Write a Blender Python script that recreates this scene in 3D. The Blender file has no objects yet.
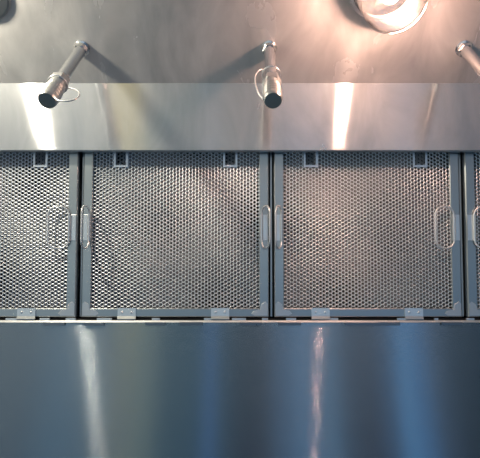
import bpy, bmesh, math
from mathutils import Vector, Matrix

S = bpy.context.scene
COL = S.collection
EYE = 1.55                                   # height of the photographer's eye above the floor
R2 = math.sqrt(0.5)

# ------------------------------------------------------------------ helpers
def lin(r, g, b):
    f = lambda c: (c / 255 / 12.92) if c / 255 <= 0.04045 else ((c / 255 + 0.055) / 1.055) ** 2.4
    return (f(r), f(g), f(b), 1.0)

def link(o, parent=None):
    COL.objects.link(o)
    if parent is not None:
        o.parent = parent
    return o

def obj(name, bm, mat, parent=None, smooth=False):
    me = bpy.data.meshes.new(name)
    bmesh.ops.recalc_face_normals(bm, faces=bm.faces)
    bm.to_mesh(me)
    bm.free()
    me.materials.append(mat)
    if smooth:
        for p in me.polygons:
            p.use_smooth = True
    return link(bpy.data.objects.new(name, me), parent)

def thing(name, label, cat, loc, group=None, rot=(0, 0, 0)):
    o = bpy.data.objects.new(name, None)
    o.empty_display_size = 0.05
    link(o)
    o.location = loc
    o.rotation_euler = rot
    o['label'] = label
    o['category'] = cat
    if group:
        o['group'] = group
    return o

def struct(name, bm, mat):
    o = obj(name, bm, mat)
    o['kind'] = 'structure'
    return o

def add_box(bm, x0, x1, y0, y1, z0, z1, bev=0.0):
    t = bmesh.new()
    v = [t.verts.new((x, y, z)) for x in (x0, x1) for y in (y0, y1) for z in (z0, z1)]
    for f in ((0, 1, 3, 2), (4, 6, 7, 5), (0, 4, 5, 1), (2, 3, 7, 6), (0, 2, 6, 4), (1, 5, 7, 3)):
        t.faces.new([v[i] for i in f])
    if bev:
        bmesh.ops.bevel(t, geom=t.edges[:], offset=bev, segments=2, affect='EDGES', profile=0.5)
    merge(bm, t)

def merge(bm, t):
    m = bpy.data.meshes.new('tmp')
    t.to_mesh(m)
    t.free()
    bm.from_mesh(m)
    bpy.data.meshes.remove(m)

def add_quad(bm, pts):
    bm.faces.new([bm.verts.new(p) for p in pts])

def add_prism(bm, prof, x0, x1):
    """profile of (y, z) points swept along x"""
    a = [bm.verts.new((x0, y, z)) for y, z in prof]
    b = [bm.verts.new((x1, y, z)) for y, z in prof]
    n = len(prof)
    for i in range(n):
        bm.faces.new((a[i], a[(i + 1) % n], b[(i + 1) % n], b[i]))
    bm.faces.new(a)
    bm.faces.new(b[::-1])

def add_lathe(bm, prof, seg=32, M=None, cap=True):
    """profile of (radius, z) turned about z"""
    t = bmesh.new()
    rings = []
    for r, z in prof:
        if r < 1e-6:
            rings.append([t.verts.new((0, 0, z))])
        else:
            rings.append([t.verts.new((r * math.cos(2 * math.pi * k / seg), r * math.sin(2 * math.pi * k / seg), z)) for k in range(seg)])
    for A, B in zip(rings, rings[1:]):
        for k in range(seg):
            q = (k + 1) % seg
            if len(A) == 1 and len(B) == 1:
                continue
            if len(A) == 1:
                t.faces.new((A[0], B[k], B[q]))
            elif len(B) == 1:
                t.faces.new((A[k], A[q], B[0]))
            else:
                t.faces.new((A[k], A[q], B[q], B[k]))
    if cap:
        for Rg in (rings[0], rings[-1]):
            if len(Rg) > 2:
                t.faces.new(Rg)
    if M is not None:
        bmesh.ops.transform(t, matrix=M, verts=t.verts)
    merge(bm, t)

def add_tube(bm, pts, r, seg=10, closed=False):
    pts = [Vector(p) for p in pts]
    n = len(pts)
    t = bmesh.new()
    rings = []
    up = None
    for i in range(n):
        if closed:
            d = (pts[(i + 1) % n] - pts[i - 1]).normalized()
        else:
            d = (pts[min(i + 1, n - 1)] - pts[max(i - 1, 0)]).normalized()
        if up is None:
            up = d.orthogonal().normalized()
        else:
            up = (up - d * up.dot(d)).normalized()
        s = d.cross(up)
        rings.append([t.verts.new(pts[i] + r * (math.cos(2 * math.pi * k / seg) * up + math.sin(2 * math.pi * k / seg) * s)) for k in range(seg)])
    rng = range(n if closed else n - 1)
    for i in rng:
        A, B = rings[i], rings[(i + 1) % n]
        off = 0
        if closed and i == n - 1:                       # match the ring's twist where the loop closes
            off = min(range(seg), key=lambda o: sum((A[k].co - B[(k + o) % seg].co).length for k in range(seg)))
        for k in range(seg):
            q = (k + 1) % seg
            t.faces.new((A[k], A[q], B[(q + off) % seg], B[(k + off) % seg]))
    if not closed:
        t.faces.new(rings[0])
        t.faces.new(rings[-1])
    merge(bm, t)

# ------------------------------------------------------------------ materials
def new_mat(name):
    m = bpy.data.materials.new(name)
    m.use_nodes = True
    nt = m.node_tree
    return m, nt, nt.nodes['Principled BSDF']

def N(nt, typ, **kw):
    n = nt.nodes.new(typ)
    for k, v in kw.items():
        setattr(n, k, v)
    return n

def math_n(nt, op, a, b=None):
    n = N(nt, 'ShaderNodeMath', operation=op)
    for i, v in enumerate((a, b)):
        if v is None:
            continue
        if isinstance(v, (int, float)):
            n.inputs[i].default_value = v
        else:
            nt.links.new(v, n.inputs[i])
    return n.outputs[0]

def brushed(name, base, rough, grooves, wave=0.0, smudge=0.0, aniso=1.0, wscale=(5, 5, 2), grime=0.0, grime_rough=0.6, deep=0.0, film=None):
    """stainless sheet brushed along x: fine horizontal grooves spread reflections up and down only"""
    m, nt, P = new_mat(name)
    L = nt.links.new
    P.inputs['Metallic'].default_value = 1
    P.inputs['Base Color'].default_value = base
    P.inputs['Roughness'].default_value = rough
    P.inputs['Anisotropic'].default_value = aniso
    geo = N(nt, 'ShaderNodeNewGeometry')
    T = N(nt, 'ShaderNodeCombineXYZ')
    T.inputs[1].default_value, T.inputs[2].default_value = -R2, R2
    L(T.outputs[0], P.inputs['Tangent'])
    nrm = geo.outputs['Normal']
    if wave:
        mp = N(nt, 'ShaderNodeMapping')
        mp.inputs['Scale'].default_value = wscale
        L(geo.outputs['Position'], mp.inputs['Vector'])
        nz = N(nt, 'ShaderNodeTexNoise')
        nz.inputs['Scale'].default_value = 1.0
        nz.inputs['Detail'].default_value = 2.0
        L(mp.outputs[0], nz.inputs['Vector'])
        bp = N(nt, 'ShaderNodeBump')
        bp.inputs['Strength'].default_value = 1.0
        bp.inputs['Distance'].default_value = wave
        L(nz.outputs['Fac'], bp.inputs['Height'])
        nrm = bp.outputs[0]
    if grooves:
        dot = N(nt, 'ShaderNodeVectorMath', operation='DOT_PRODUCT')
        L(geo.outputs['Position'], dot.inputs[0])
        L(T.outputs[0], dot.inputs[1])
        acc = None
        for k, f in enumerate((9000.0, 14300.0, 21700.0)):
            w = N(nt, 'ShaderNodeTexWhiteNoise', noise_dimensions='1D')
            L(math_n(nt, 'MULTIPLY', dot.outputs['Value'], f), w.inputs['W'])
            acc = w.outputs['Value'] if acc is None else math_n(nt, 'ADD', acc, w.outputs['Value'])
        amt = math_n(nt, 'MULTIPLY', math_n(nt, 'SUBTRACT', acc, 1.5), grooves)
        if deep:                                         # a few grooves are much deeper than the rest
            w = N(nt, 'ShaderNodeTexWhiteNoise', noise_dimensions='1D')
            L(math_n(nt, 'MULTIPLY', dot.outputs['Value'], 17300.0), w.inputs['W'])
            amt = math_n(nt, 'MULTIPLY', amt, math_n(nt, 'ADD', 0.4, math_n(nt, 'MULTIPLY', math_n(nt, 'POWER', w.outputs['Value'], 4.0), deep)))
        sc = N(nt, 'ShaderNodeVectorMath', operation='SCALE')
        L(T.outputs[0], sc.inputs[0])
        L(amt, sc.inputs['Scale'])
        ad = N(nt, 'ShaderNodeVectorMath', operation='ADD')
        L(nrm, ad.inputs[0])
        L(sc.outputs[0], ad.inputs[1])
        no = N(nt, 'ShaderNodeVectorMath', operation='NORMALIZE')
        L(ad.outputs[0], no.inputs[0])
        nrm = no.outputs[0]
    L(nrm, P.inputs['Normal'])
    if smudge:
        mp = N(nt, 'ShaderNodeMapping')
        mp.inputs['Scale'].default_value = (9, 4, 4)
        mp.inputs['Rotation'].default_value = (0.3, 0.2, 0.5)
        L(geo.outputs['Position'], mp.inputs['Vector'])
        nz = N(nt, 'ShaderNodeTexNoise')
        nz.inputs['Scale'].default_value = 1.6
        nz.inputs['Detail'].default_value = 7.0
        nz.inputs['Distortion'].default_value = 0.6
        L(mp.outputs[0], nz.inputs['Vector'])
        mr = N(nt, 'ShaderNodeMapRange')
        mr.inputs['From Min'].default_value, mr.inputs['From Max'].default_value = 0.35, 0.72
        mr.inputs['To Min'].default_value, mr.inputs['To Max'].default_value = rough, rough + smudge
        L(nz.outputs['Fac'], mr.inputs['Value'])
        L(mr.outputs[0], P.inputs['Roughness'])
    if grime:
        # a thin greasy film: part of the light leaves in a broad lobe, more of it where the film is thick
        Q = N(nt, 'ShaderNodeBsdfPrincipled')
        Q.inputs['Metallic'].default_value = 0.45
        Q.inputs['Base Color'].default_value = film or base
        Q.inputs['Roughness'].default_value = grime_rough
        mpg = N(nt, 'ShaderNodeMapping')
        mpg.inputs['Scale'].default_value = (7, 3, 3)
        mpg.inputs['Rotation'].default_value = (0.5, 0.3, 0.6)
        L(geo.outputs['Position'], mpg.inputs['Vector'])
        ng = N(nt, 'ShaderNodeTexNoise')
        ng.inputs['Scale'].default_value = 1.3
        ng.inputs['Detail'].default_value = 5.0
        ng.inputs['Roughness'].default_value = 0.55
        ng.inputs['Distortion'].default_value = 0.5
        L(mpg.outputs[0], ng.inputs['Vector'])
        mg = N(nt, 'ShaderNodeMapRange')
        mg.inputs['From Min'].default_value, mg.inputs['From Max'].default_value = 0.2, 0.8
        mg.inputs['To Min'].default_value, mg.inputs['To Max'].default_value = grime * 0.55, min(1.0, grime * 1.45)
        L(ng.outputs['Fac'], mg.inputs['Value'])
        ms = N(nt, 'ShaderNodeMixShader')
        L(mg.outputs[0], ms.inputs[0])
        L(P.outputs[0], ms.inputs[1])
        L(Q.outputs[0], ms.inputs[2])
        L(ms.outputs[0], nt.nodes['Material Output'].inputs['Surface'])
    return m

def metal(name, base, rough, noise=0.0):
    m, nt, P = new_mat(name)
    P.inputs['Metallic'].default_value = 1
    P.inputs['Base Color'].default_value = base
    P.inputs['Roughness'].default_value = rough
    if noise:
        geo = N(nt, 'ShaderNodeNewGeometry')
        nz = N(nt, 'ShaderNodeTexNoise')
        nz.inputs['Scale'].default_value = 40
        nz.inputs['Detail'].default_value = 5
        nt.links.new(geo.outputs['Position'], nz.inputs['Vector'])
        mr = N(nt, 'ShaderNodeMapRange')
        mr.inputs['To Min'].default_value, mr.inputs['To Max'].default_value = rough - noise, rough + noise
        nt.links.new(nz.outputs['Fac'], mr.inputs['Value'])
        nt.links.new(mr.outputs[0], P.inputs['Roughness'])
    return m

STEEL = (0.63, 0.64, 0.65, 1)
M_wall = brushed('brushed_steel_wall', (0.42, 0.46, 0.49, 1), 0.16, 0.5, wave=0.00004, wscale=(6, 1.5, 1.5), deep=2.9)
M_band = brushed('brushed_steel_band', STEEL, 0.13, 0.24, wave=0.0003, smudge=0.06, wscale=(9, 4, 4), grime=0.35)
M_ceil = brushed('brushed_steel_ceiling', STEEL, 0.16, 0.22, wave=0.0012, smudge=0.16, wscale=(7, 5, 4), grime=0.68, grime_rough=0.75, film=(0.80, 0.78, 0.76, 1))
M_frame = metal('filter_frame_steel', (0.50, 0.53, 0.54, 1), 0.34, 0.06)
M_screen = metal('aluminium_mesh', (0.90, 0.94, 1.0, 1), 0.46)
M_inner = metal('inner_mesh_shaded', (0.42, 0.42, 0.43, 1), 0.5)  # darker than the front mesh: shade behind it put into the colour
M_dark = metal('plenum_shade_steel', (0.05, 0.05, 0.052, 1), 0.7)  # near-black colour stands for the shade inside plenum and gutter
M_wire = metal('bright_wire', (0.96, 0.96, 0.96, 1), 0.38)
M_bail, nt, P = new_mat('zinc_wire')
P.inputs['Metallic'].default_value = 0.6
P.inputs['Base Color'].default_value = (0.93, 0.93, 0.93, 1)
P.inputs['Roughness'].default_value = 0.3
M_pipe = metal('chromed_pipe', (0.72, 0.72, 0.72, 1), 0.22, 0.06)
M_cap = metal('dull_nozzle_metal', (0.62, 0.62, 0.61, 1), 0.36, 0.1)
M_weld = metal('ground_weld_patch', (0.78, 0.79, 0.80, 1), 0.5, 0.1)
M_plate0 = metal('upright_steel', (0.5, 0.51, 0.52, 1), 0.35)
M_plate = metal('clip_plate_steel', (0.85, 0.86, 0.87, 1), 0.36, 0.1)
M_tab = metal('shaded_tab_steel', (0.26, 0.27, 0.29, 1), 0.3, 0.08)  # panel steel darkened, the shading of the downturned tabs put into its colour

def bulb(name, color, strength):
    m, nt, P = new_mat(name)
    P.inputs['Base Color'].default_value = (1, 1, 1, 1)
    P.inputs['Emission Color'].default_value = color
    P.inputs['Emission Strength'].default_value = strength
    return m
M_bulb_warm = bulb('warm_bulb', (1.0, 0.58, 0.43, 1), 300)

m = bpy.data.materials.new('thin_jar_glass')
m.use_nodes = True
nt = m.node_tree
nt.nodes.clear()
out = N(nt, 'ShaderNodeOutputMaterial')
tr = N(nt, 'ShaderNodeBsdfTransparent')
tr.inputs['Color'].default_value = (0.97, 0.97, 0.96, 1)
gl = N(nt, 'ShaderNodeBsdfGlossy')
gl.inputs['Roughness'].default_value = 0.03
fr = N(nt, 'ShaderNodeFresnel')
fr.inputs['IOR'].default_value = 1.4
mx = N(nt, 'ShaderNodeMixShader')
nt.links.new(fr.outputs[0], mx.inputs[0])
nt.links.new(tr.outputs[0], mx.inputs[1])
nt.links.new(gl.outputs[0], mx.inputs[2])
nt.links.new(mx.outputs[0], out.inputs[0])
M_glass = m

# ------------------------------------------------------------------ the hood (y away from the eye, z up)
def P3(x, s, n=0.0):
    """a point of the 45 degree filter bank: s up the slope, n off the face towards the room"""
    return Vector((x, 0.838 - R2 * s - R2 * n, EYE + 0.930 + R2 * s - R2 * n))

XL, XR = -1.45, 1.55
CEIL = EYE + 1.175
bm = bmesh.new()
add_box(bm, XL, XR, -0.10, 1.34, CEIL, CEIL + 0.012)
struct('ceiling', bm, M_ceil)

# lower steel panel, running on down the same slope under the filter bank
LIPZ = EYE + 0.760
WY = 1.002
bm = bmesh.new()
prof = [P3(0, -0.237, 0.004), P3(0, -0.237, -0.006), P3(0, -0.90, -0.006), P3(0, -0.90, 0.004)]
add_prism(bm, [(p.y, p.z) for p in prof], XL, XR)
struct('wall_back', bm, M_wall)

# plenum behind the filters, its shade put into a near-black steel
bm = bmesh.new()
bx0 = P3(0, -0.262, -0.30)
add_box(bm, XL, XR, 1.32, 1.332, bx0.z, CEIL)
prof = [P3(0, -0.262, -0.0065), P3(0, -0.262, -0.42), P3(0, -0.268, -0.42), P3(0, -0.268, -0.0065)]
add_prism(bm, [(p.y, p.z) for p in prof], XL, XR)
struct('wall_plenum', bm, M_dark)

# sloping steel band above the filters, its lower edge folded back
b0, b1 = 0.199, 0.3765
bm = bmesh.new()
prof = [P3(0, b1, 0.03), P3(0, b0 + 0.003, 0.03), P3(0, b0, 0.0275), P3(0, b0 + 0.0006, 0.012), P3(0, b0 + 0.003, 0.012),
        P3(0, b0 + 0.003, 0.0255), P3(0, b0 + 0.012, 0.0275), P3(0, b1, 0.0275)]
add_prism(bm, [(p.y, p.z) for p in prof], XL, XR)
struct('trim_1', bm, M_band)

for nm, x0, x1 in (('wall_left', XL - 0.012, XL), ('wall_right', XR, XR + 0.012)):
    bm = bmesh.new()
    add_box(bm, x0, x1, -0.10, 1.50, EYE + 0.30, CEIL + 0.012)
    struct(nm, bm, M_ceil)

# blank steel fillers at both ends of the filter row
for k, (x0, x1) in enumerate(((XL, -0.945), (1.057, XR))):
    bm = bmesh.new()
    prof = [P3(0, 0.262, 0), P3(0, -0.228, 0), P3(0, -0.228, -0.01), P3(0, 0.262, -0.01)]
    add_prism(bm, [(p.y, p.z) for p in prof], x0, x1)
    struct('trim_%d' % (k + 2), bm, M_frame)

# slim uprights in the plenum, seen through the gaps between the filters
for k, xg in enumerate((-0.444, 0.056, 0.5585)):
    bm = bmesh.new()
    prof = [P3(0, 0.255, -0.018), P3(0, -0.228, -0.018), P3(0, -0.228, -0.030), P3(0, 0.255, -0.030)]
    add_prism(bm, [(p.y, p.z) for p in prof], xg - 0.0022, xg + 0.0022)
    struct('trim_%d' % (k + 4), bm, M_plate0)

# ------------------------------------------------------------------ grease filters
FW, FH = 0.486, 0.49          # outer width and height, origin at the middle of the bottom edge of the face
FB, FS = 0.022, 0.025         # frame widths: bottom / top, sides

def hex_sheet(w0, w1, h0, h1, pitch, hole, thick, z, holes_out=(), rot=0.0):
    """sheet of hexagonal holes standing in columns; vertices kept on a shared lattice"""
    bm = bmesh.new()
    dx, dy = pitch * math.sqrt(3) / 2, pitch
    cache = {}
    def V(x, y):
        k = (round(x * 1e5), round(y * 1e5))
        if k not in cache:
            cache[k] = bm.verts.new((x, y, 0))
        return cache[k]
    R = pitch / math.sqrt(3)
    nx, ny = int((w1 - w0) / dx), int((h1 - h0) / dy)
    ox = w0 + ((w1 - w0) - (nx - 1) * dx) / 2
    oy = h0 + ((h1 - h0) - (ny - 0.5) * dy) / 2
    ca, sa = math.cos(rot), math.sin(rot)
    for i in range(nx):
        for j in range(ny):
            cx, cy = ox + i * dx, oy + (j + 0.25 + (0.5 if i % 2 else 0.0)) * dy - 0.0
            if any(a < cx < b and c < cy < d for a, b, c, d in holes_out):
                continue
            o = [V(cx + R * math.cos(k * math.pi / 3), cy + R * math.sin(k * math.pi / 3)) for k in range(6)]
            p = [bm.verts.new((cx + hole * math.cos(k * math.pi / 3), cy + hole * math.sin(k * math.pi / 3), -0.0007)) for k in range(6)]
            q = [bm.verts.new((v.co.x * 1.0, v.co.y, -thick)) for v in p]
            for k in range(6):
                l = (k + 1) % 6
                bm.faces.new((o[k], o[l], p[l], p[k]))
                bm.faces.new((p[k], p[l], q[l], q[k]))
    mid = Vector(((w0 + w1) / 2, (h0 + h1) / 2, 0))
    for v in bm.verts:
        d = v.co - mid
        v.co = Vector((mid.x + ca * d.x - sa * d.y, mid.y + sa * d.x + ca * d.y, v.co.z + z))
    return bm

NOTCH = ((-0.146, 0), (0.142, 0))
NW, NB, NT = 0.0135, 0.397, 0.437     # half opening, its foot, top (behind the band)

def rounded_loop(w, h, r, seg=6):
    """closed loop in local x (0..-w) and y (centred)"""
    pts = []
    for cx, cy, a0 in ((-r, h / 2 - r, 0), (-w + r, h / 2 - r, 90), (-w + r, -h / 2 + r, 180), (-r, -h / 2 + r, 270)):
        for k in range(seg + 1):
            a = math.radians(a0 + 90 * k / seg)
            pts.append((cx + r * math.cos(a), cy + r * math.sin(a), 0))
    return pts

def make_handle(parent, x, y, swing, side):
    """wire bail held to the frame by a riveted strap; swing: degrees the loop stands off the face"""
    bm = bmesh.new()
    w, h = 0.020, 0.068
    add_box(bm, -w / 2, w / 2, -h / 2, h / 2, 0.0, 0.0016, 0.0006)
    # rolled knuckle that holds the wire
    xk = -side * 0.0065
    t = bmesh.new()
    add_lathe(t, [(0.0042, -h / 2), (0.0042, h / 2)], 14, Matrix.Translation((xk, 0, 0.0046)) @ Matrix.Rotation(math.pi / 2, 4, 'X'))
    merge(bm, t)
    st = obj('handle', bm, M_plate, parent, False)
    st.location = (x, y, 0.0005)
    bm = bmesh.new()
    pts = [(side * px, py, 0) for px, py, pz in rounded_loop(0.052, 0.108, 0.022, 8)]
    add_tube(bm, pts, 0.0024, 10, True)
    hd = obj('wire_loop', bm, M_bail, st, True)
    hd.location = (xk, 0, 0.0047)
    hd.rotation_euler = (0, side * math.radians(swing), 0)
    return hd

def make_filter():
    t = thing('grease_filter', '', 'filter', (0, 0, 0))
    # frame: four mitred channel sides
    bm = bmesh.new()
    hw = FW / 2
    D = 0.042
    ou = [(-hw, 0), (hw, 0), (hw, FH), (-hw, FH)]
    inn = [(-hw + FS, FB), (hw - FS, FB), (hw - FS, FH - FB), (-hw + FS, FH - FB)]
    def ring(pts, z):
        return [bm.verts.new((x, y, z)) for x, y in pts]
    shrink = lambda pts, e: [(x - math.copysign(e, x), y + (e if y < FH / 2 else -e)) for x, y in pts]
    grow = lambda pts, e: [(x + math.copysign(e, x), y - (e if y < FH / 2 else -e)) for x, y in pts]
    rs = [ring(ou, -D), ring(ou, -0.0025), ring(shrink(ou, 0.0025), 0.0), ring(grow(inn, 0.0015), 0.0), ring(inn, -0.0015), ring(inn, -0.009), ring(grow(inn, 0.012), -0.009)]
    for A, B in zip(rs, rs[1:]):
        for k in range(4):
            l = (k + 1) % 4
            bm.faces.new((A[k], A[l], B[l], B[k]))
    obj('filter_frame', bm, M_frame, t)
    out = [(c - NW, c + NW, NB, 0.6) for c, _ in NOTCH]
    obj('mesh_screen', hex_sheet(-hw + FS - 0.004, hw - FS + 0.004, FB - 0.003, FH - FB + 0.003, 0.0097, 0.0042, 0.0015, -0.004, out), M_screen, t)
    obj('inner_screen', hex_sheet(-hw + 0.012, hw - 0.012, 0.012, FH - 0.012, 0.0101, 0.0042, 0.002, -0.0145, (), 0.02), M_inner, t)
    obj('inner_screen', hex_sheet(-hw + 0.012, hw - 0.012, 0.012, FH - 0.012, 0.0101, 0.0034, 0.002, -0.025, (), -0.02), M_inner, t)
    bm = bmesh.new()
    add_box(bm, -hw + 0.003, hw - 0.003, 0.003, FH - 0.003, -D + 0.001, -D + 0.003)
    obj('dark_backing', bm, M_dark, t)  # near-black sheet stands for the shade seen through the holes
    # U shaped locating slots in the upper part of the screen
    for c, _ in NOTCH:
        bm = bmesh.new()
        e = 0.0055
        for x0, x1, y0, y1 in ((c - NW - e, c - NW, NB - e, 0.468), (c + NW, c + NW + e, NB - e, 0.468), (c - NW, c + NW, NB - e, NB)):
            add_box(bm, x0, x1, y0, y1, -0.0052, -0.0022, 0.0004)
        obj('slot_surround', bm, M_screen, t)
    # spring clips on the bottom rail
    for c in (-0.124, 0.117):
        bm = bmesh.new()
        prof = [(0.0235, 0.0), (0.0235, 0.0025), (0.003, 0.0035), (-0.004, 0.0065), (-0.0065, 0.0055), (-0.0065, 0.003), (-0.002, 0.001), (-0.002, 0.0)]
        add_prism(bm, prof, c - 0.0235, c + 0.0235)
        clip = obj('bottom_clip', bm, M_plate, t)
        for q in (-0.012, 0.012):
            bm = bmesh.new()
            add_lathe(bm, [(0.0032, 0.0), (0.0032, 0.0036), (0.002, 0.0048), (0, 0.005)], 12, Matrix.Translation((c + q, 0.0125, 0)))
            obj('rivet', bm, M_wire, clip)
    # ground welds at the bottom corners
    for sx in (-1, 1):
        bm = bmesh.new()
        pts = [(hw - 0.003, 0.004), (hw - 0.003, 0.034), (hw - 0.010, 0.040), (hw - 0.020, 0.033), (hw - 0.024, 0.019), (hw - 0.040, 0.016), (hw - 0.046, 0.009), (hw - 0.038, 0.004)]
        a = [bm.verts.new((sx * x, y, 0.0)) for x, y in pts]
        b = [bm.verts.new((sx * (x + (0.0015 if x < hw - 0.004 else 0)), y, 0.0006)) for x, y in pts]
        for k in range(len(pts)):
            l = (k + 1) % len(pts)
            bm.faces.new((a[k], a[l], b[l], b[k]))
        bm.faces.new(b)
        obj('weld_patch', bm, M_weld, t)
    return t

FX = (-0.694, -0.194, 0.306, 0.807)
FL = ('mesh grease filter cut off by the left picture edge, its right handle folded flat',
      'whole mesh grease filter left of centre, both its wire handles sticking straight out',
      'whole mesh grease filter right of centre, its right handle folded flat over the mesh',
      'mesh grease filter at the right end of the row, only a narrow strip showing')
GRP = 'grease filters in the hood'
proto = make_filter()
SLOPE = (math.radians(135), 0, 0)
filters = []
for i, x in enumerate(FX):
    if i == 0:
        f = proto
    else:
        f = link(proto.copy())
        for ch in list(proto.children):
            c = link(ch.copy(), f)
            for g in ch.children:
                link(g.copy(), c)
    filters.append(f)
    f.location = P3(x, -0.2275)
    f.rotation_euler = SLOPE
    f['label'] = FL[i]
    f['group'] = GRP
HY = 0.2275 + 0.004
# (filter, side of its frame, swing)
for i, side, swing in ((0, 1, 12), (1, -1, 92), (1, 1, 112), (2, -1, 110), (2, 1, 10), (3, -1, 12)):
    make_handle(filters[i], side * (FW / 2 - 0.0125), HY, swing, side)

# ------------------------------------------------------------------ grease trough under the filters
tro = thing('grease_trough', 'long steel grease trough with a bright lip under the row of filters', 'trough', P3(0.05, -0.2375), rot=SLOPE)
bm = bmesh.new()
x0, x1 = XL - 0.05 + 0.001, XR - 0.05 - 0.001
# local y runs up the slope, z towards the room: bright folded lip over the panel's upper edge, gutter behind it
add_prism(bm, [(-0.0028, 0.0042), (-0.0028, 0.0072), (-0.0024, 0.0076), (0.0022, 0.0048), (0.0022, -0.006), (0.0008, -0.006), (0.0008, 0.0042)], x0, x1)
obj('lip', bm, M_weld, tro)
bm = bmesh.new()
add_prism(bm, [(0.0024, -0.002), (0.0034, -0.0045), (0.0065, -0.0045), (0.0065, -0.0055), (0.0024, -0.0055)], x0, x1)
obj('channel', bm, M_dark, tro)
def px_x(px, depth=1.240):
    return (px - 250) / 480 * depth - 0.05
for a, b in ((-70, -30), (44, 66), (85, 105), (146, 166), (180, 203), (240, 262), (278, 301), (344, 399), (440, 461)):
    bm = bmesh.new()
    add_prism(bm, [(-0.0018, 0.0076), (-0.0028, 0.0086), (-0.0095, 0.0086), (-0.0100, 0.0078), (-0.0095, 0.0074), (-0.003, 0.0073)], px_x(a), px_x(b))
    obj('hanging_tab', bm, M_tab, tro)
for a, b in ((6, 17), (40, 50), (66, 76), (97, 112), (152, 160), (204, 212), (232, 246), (262, 268), (286, 296), (330, 338), (397, 408), (434, 438), (466, 474)):
    bm = bmesh.new()
    add_box(bm, px_x(a), px_x(b), 0.0024, 0.0080, -0.003, 0.003, 0.0006)
    obj('spacer_block', bm, M_plate, tro)

# ------------------------------------------------------------------ fire suppression nozzles hanging from the hood ceiling
def make_nozzle(x, y, label, loop_dir, path, top):
    t = thing('fire_nozzle', label, 'nozzle', (x, y, CEIL), 'fire nozzles hanging from the hood ceiling')
    t.scale = (1.06, 1.06, 1.03)
    bm = bmesh.new()
    add_lathe(bm, [(0.013, 0.0), (0.0185, -0.001), (0.0185, -0.003), (0.0145, -0.006)], 32)
    add_lathe(bm, [(0.0155, -0.006), (0.0165, -0.008), (0.0165, -0.017), (0.0145, -0.019)], 6)
    obj('ceiling_fitting', bm, M_pipe, t)
    bm = bmesh.new()
    add_lathe(bm, [(0.0124, -0.012), (0.0124, -0.160), (0.0140, -0.163), (0.0140, -0.178)], 28)
    obj('drop_pipe', bm, M_pipe, t, False)
    bm = bmesh.new()
    add_lathe(bm, [(0.0185, -0.172), (0.0198, -0.175), (0.0198, -0.192), (0.0185, -0.195)], 6)
    add_lathe(bm, [(0.0165, -0.194), (0.0175, -0.198), (0.0175, -0.214), (0.0155, -0.220)], 28)
    obj('nozzle_body', bm, M_cap, t)
    bm = bmesh.new()
    add_lathe(bm, [(0.0150, -0.218), (0.0185, -0.222), (0.0185, -0.262), (0.0165, -0.268), (0.0, -0.269)], 28)
    for k in range(3):
        add_lathe(bm, [(0.0186, -0.228 - k * 0.010), (0.0193, -0.2295 - k * 0.010), (0.0186, -0.231 - k * 0.010)], 28, None, False)
    cap = obj('blow_off_cap', bm, M_cap, t)
    # wire strap that keeps the cap on the pipe
    bm = bmesh.new()
    pts = []
    a, b = math.radians(loop_dir), 0
    ux, uy = math.cos(a), math.sin(a)
    n = len(path)
    for k in range((n - 1) * 6 + 1):                     # smooth curve through the (reach, height) points
        i, u = min(k // 6, n - 2), k / 6 - min(k // 6, n - 2)
        q = [Vector(path[min(max(j, 0), n - 1)]) for j in (i - 1, i, i + 1, i + 2)]
        p = 0.5 * (2 * q[1] + (q[2] - q[0]) * u + (2 * q[0] - 5 * q[1] + 4 * q[2] - q[3]) * u * u + (3 * q[1] - q[0] - 3 * q[2] + q[3]) * u ** 3)
        side = 0.006 * math.cos(math.pi * k / ((n - 1) * 6))
        pts.append((ux * p.x - uy * side, uy * p.x + ux * side, p.y))
    add_tube(bm, pts, 0.0015, 8)
    ringp = [(0.0190 * math.cos(2 * math.pi * k / 24), 0.0190 * math.sin(2 * math.pi * k / 24), top) for k in range(24)]
    add_tube(bm, ringp, 0.0016, 8, True)
    obj('cap_strap', bm, M_wire, t, True)

NY = 0.459
LONG = [(0.018, -0.205), (0.032, -0.212), (0.051, -0.232), (0.062, -0.258), (0.062, -0.281), (0.049, -0.291), (0.031, -0.286), (0.018, -0.270)]
SHORT = [(0.018, -0.150), (0.028, -0.158), (0.036, -0.185), (0.035, -0.215), (0.028, -0.245), (0.018, -0.262)]
make_nozzle(-0.413, NY, 'left steel fire nozzle, slanting in the picture, with a strap loop on its right', -8, LONG, -0.195)
make_nozzle(0.047, NY, 'middle steel fire nozzle on a short pipe, strap loop on its left', 200, SHORT, -0.150)
make_nozzle(0.524, NY, 'fire nozzle at the right picture edge, cut off just below its ceiling fitting', 0, LONG, -0.195)

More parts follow.
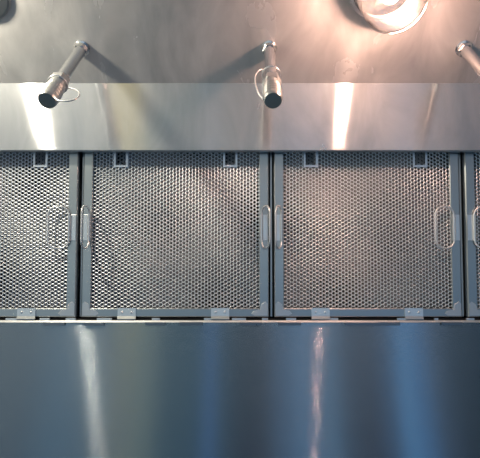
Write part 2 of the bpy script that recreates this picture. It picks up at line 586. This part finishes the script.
# ------------------------------------------------------------------ vapour tight lamps
def make_lamp(x, y, label, mb):
    t = thing('hood_lamp', label, 'lamp', (x, y, CEIL), 'jar lamps on the hood ceiling')
    bm = bmesh.new()
    add_lathe(bm, [(0.0, 0.0), (0.075, -0.0005), (0.078, -0.006), (0.078, -0.030), (0.070, -0.038), (0.062, -0.040), (0.0, -0.040)], 48, None, False)
    base = obj('lamp_base', bm, M_pipe, t)
    bm = bmesh.new()
    add_lathe(bm, [(0.020, -0.040), (0.020, -0.062), (0.015, -0.064)], 24)
    obj('socket', bm, M_cap, base)
    bm = bmesh.new()
    pr = [(0.0110, -0.060)]
    for k in range(13):
        a = math.radians(-55 + 145 * k / 12)
        pr.append((0.020 * math.cos(a), -0.098 - 0.020 * math.sin(a)))
    pr[-1] = (0.0, -0.118)
    add_lathe(bm, pr, 28, None, False)
    obj('light_bulb', bm, mb, t, True)
    bm = bmesh.new()
    add_lathe(bm, [(0.062, -0.038), (0.066, -0.046), (0.0655, -0.052), (0.067, -0.060), (0.067, -0.130), (0.064, -0.144), (0.056, -0.154),
                   (0.044, -0.1585), (0.040, -0.1565), (0.020, -0.158), (0.0, -0.158)], 48, None, False)
    g = obj('glass_jar', bm, M_glass, t, True)
    bm = bmesh.new()
    add_lathe(bm, [(0.0655, -0.137), (0.0675, -0.139), (0.0675, -0.142), (0.0648, -0.144)], 48, None, False)
    add_lathe(bm, [(0.0485, -0.1572), (0.0470, -0.1600), (0.0440, -0.1600), (0.0425, -0.1575)], 48, None, False)
    obj('jar_rib', bm, M_glass, g, True)

make_lamp(0.294, 0.3065, 'glowing warm jar lamp at the top right of the hood ceiling', M_bulb_warm)
# the next lamp along lies beyond the left picture edge: a bare bulb's worth of white light at its place
ld = bpy.data.lights.new('left_lamp', 'POINT')
ld.energy = 14.0
ld.color = (1.0, 0.92, 0.74)
ld.shadow_soft_size = 0.03
lo = link(bpy.data.objects.new('left_lamp', ld))
lo.location = (-0.735, 0.16, EYE + 1.08)

# round grey fitting on the ceiling in the corner of the picture
t = thing('round_fitting', 'round grey fitting on the hood ceiling, only its edge in the top left corner', 'fitting', (-0.605, 0.335, CEIL))
bm = bmesh.new()
add_lathe(bm, [(0.0, 0.0), (0.054, 0.0), (0.0555, -0.002), (0.054, -0.006), (0.050, -0.0075), (0.0, -0.0078)], 48, None, False)
obj('housing', bm, M_plate0, t)

# ------------------------------------------------------------------ world: made-up kitchen surroundings, colour bands for the steel to mirror
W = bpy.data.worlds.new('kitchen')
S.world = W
W.use_nodes = True
nt = W.node_tree
nt.nodes.clear()
L = nt.links.new
out = N(nt, 'ShaderNodeOutputWorld')
bg = N(nt, 'ShaderNodeBackground')
tc = N(nt, 'ShaderNodeTexCoord')
sp = N(nt, 'ShaderNodeSeparateXYZ')
L(tc.outputs['Generated'], sp.inputs[0])
fac = math_n(nt, 'ADD', math_n(nt, 'MULTIPLY', sp.outputs[0], 0.5), 0.5)
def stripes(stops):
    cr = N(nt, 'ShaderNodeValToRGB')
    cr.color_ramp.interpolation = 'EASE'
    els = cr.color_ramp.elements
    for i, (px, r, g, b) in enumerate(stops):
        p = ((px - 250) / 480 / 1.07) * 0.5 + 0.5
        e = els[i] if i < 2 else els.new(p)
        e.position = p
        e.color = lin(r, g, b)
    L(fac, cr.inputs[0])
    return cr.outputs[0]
# behind and below the eye: made-up bands of blue daylight and dark, mirrored by the lower panel
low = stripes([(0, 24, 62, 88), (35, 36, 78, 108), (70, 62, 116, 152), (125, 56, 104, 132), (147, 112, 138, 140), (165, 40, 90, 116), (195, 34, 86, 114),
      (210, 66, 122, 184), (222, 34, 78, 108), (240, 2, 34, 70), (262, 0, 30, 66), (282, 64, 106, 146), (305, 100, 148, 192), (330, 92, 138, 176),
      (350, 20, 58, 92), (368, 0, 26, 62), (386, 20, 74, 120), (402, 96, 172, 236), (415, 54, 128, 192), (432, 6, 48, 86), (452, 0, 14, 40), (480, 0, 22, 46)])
# further up: the room's grey walls, an added warm stripe that glows in the steel band
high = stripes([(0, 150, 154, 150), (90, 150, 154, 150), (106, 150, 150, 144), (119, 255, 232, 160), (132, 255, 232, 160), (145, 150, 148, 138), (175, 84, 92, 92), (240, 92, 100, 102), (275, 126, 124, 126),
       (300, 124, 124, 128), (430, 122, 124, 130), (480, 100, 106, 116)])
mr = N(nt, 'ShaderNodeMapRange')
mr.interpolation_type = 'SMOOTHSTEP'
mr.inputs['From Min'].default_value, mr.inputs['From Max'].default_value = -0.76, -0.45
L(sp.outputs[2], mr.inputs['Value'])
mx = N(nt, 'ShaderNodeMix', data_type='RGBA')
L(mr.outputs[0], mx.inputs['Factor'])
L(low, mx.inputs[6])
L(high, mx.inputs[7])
# between the two: an added bright cool belt that lights the filters
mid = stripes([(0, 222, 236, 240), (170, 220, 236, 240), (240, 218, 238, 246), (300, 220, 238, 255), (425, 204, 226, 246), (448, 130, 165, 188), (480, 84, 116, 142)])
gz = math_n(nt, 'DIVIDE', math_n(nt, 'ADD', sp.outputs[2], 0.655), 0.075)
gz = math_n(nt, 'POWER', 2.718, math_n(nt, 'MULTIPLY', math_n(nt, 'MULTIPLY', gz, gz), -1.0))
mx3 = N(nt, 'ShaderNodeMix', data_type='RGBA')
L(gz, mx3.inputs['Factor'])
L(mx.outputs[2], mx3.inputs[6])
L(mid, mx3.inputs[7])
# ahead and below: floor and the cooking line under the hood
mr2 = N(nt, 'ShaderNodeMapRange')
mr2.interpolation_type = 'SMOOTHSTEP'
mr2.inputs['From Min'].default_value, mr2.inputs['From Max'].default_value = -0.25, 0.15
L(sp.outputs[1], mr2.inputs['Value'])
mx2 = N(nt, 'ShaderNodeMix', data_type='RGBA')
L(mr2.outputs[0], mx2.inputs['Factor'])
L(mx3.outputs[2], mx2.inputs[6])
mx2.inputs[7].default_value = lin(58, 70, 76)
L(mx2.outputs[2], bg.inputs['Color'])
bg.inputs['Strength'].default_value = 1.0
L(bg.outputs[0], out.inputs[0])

# ------------------------------------------------------------------ camera
cam = bpy.data.cameras.new('camera')
cam.sensor_width = 36
cam.sensor_fit = 'HORIZONTAL'
cam.lens = 36.0
cam.shift_x = -10 / 480
cam.clip_start = 0.01
co = link(bpy.data.objects.new('camera', cam))
co.location = (0, 0, EYE)
co.rotation_euler = (math.radians(90 + 48), 0, 0)
S.camera = co

S.view_settings.view_transform = 'Standard'
S.view_settings.look = 'None'
S.view_settings.exposure = 0.0
S.view_settings.gamma = 1.0
S.view_settings.use_curve_mapping = False
S.cycles.use_denoising = True
S.cycles.max_bounces = 10
S.cycles.transparent_max_bounces = 12
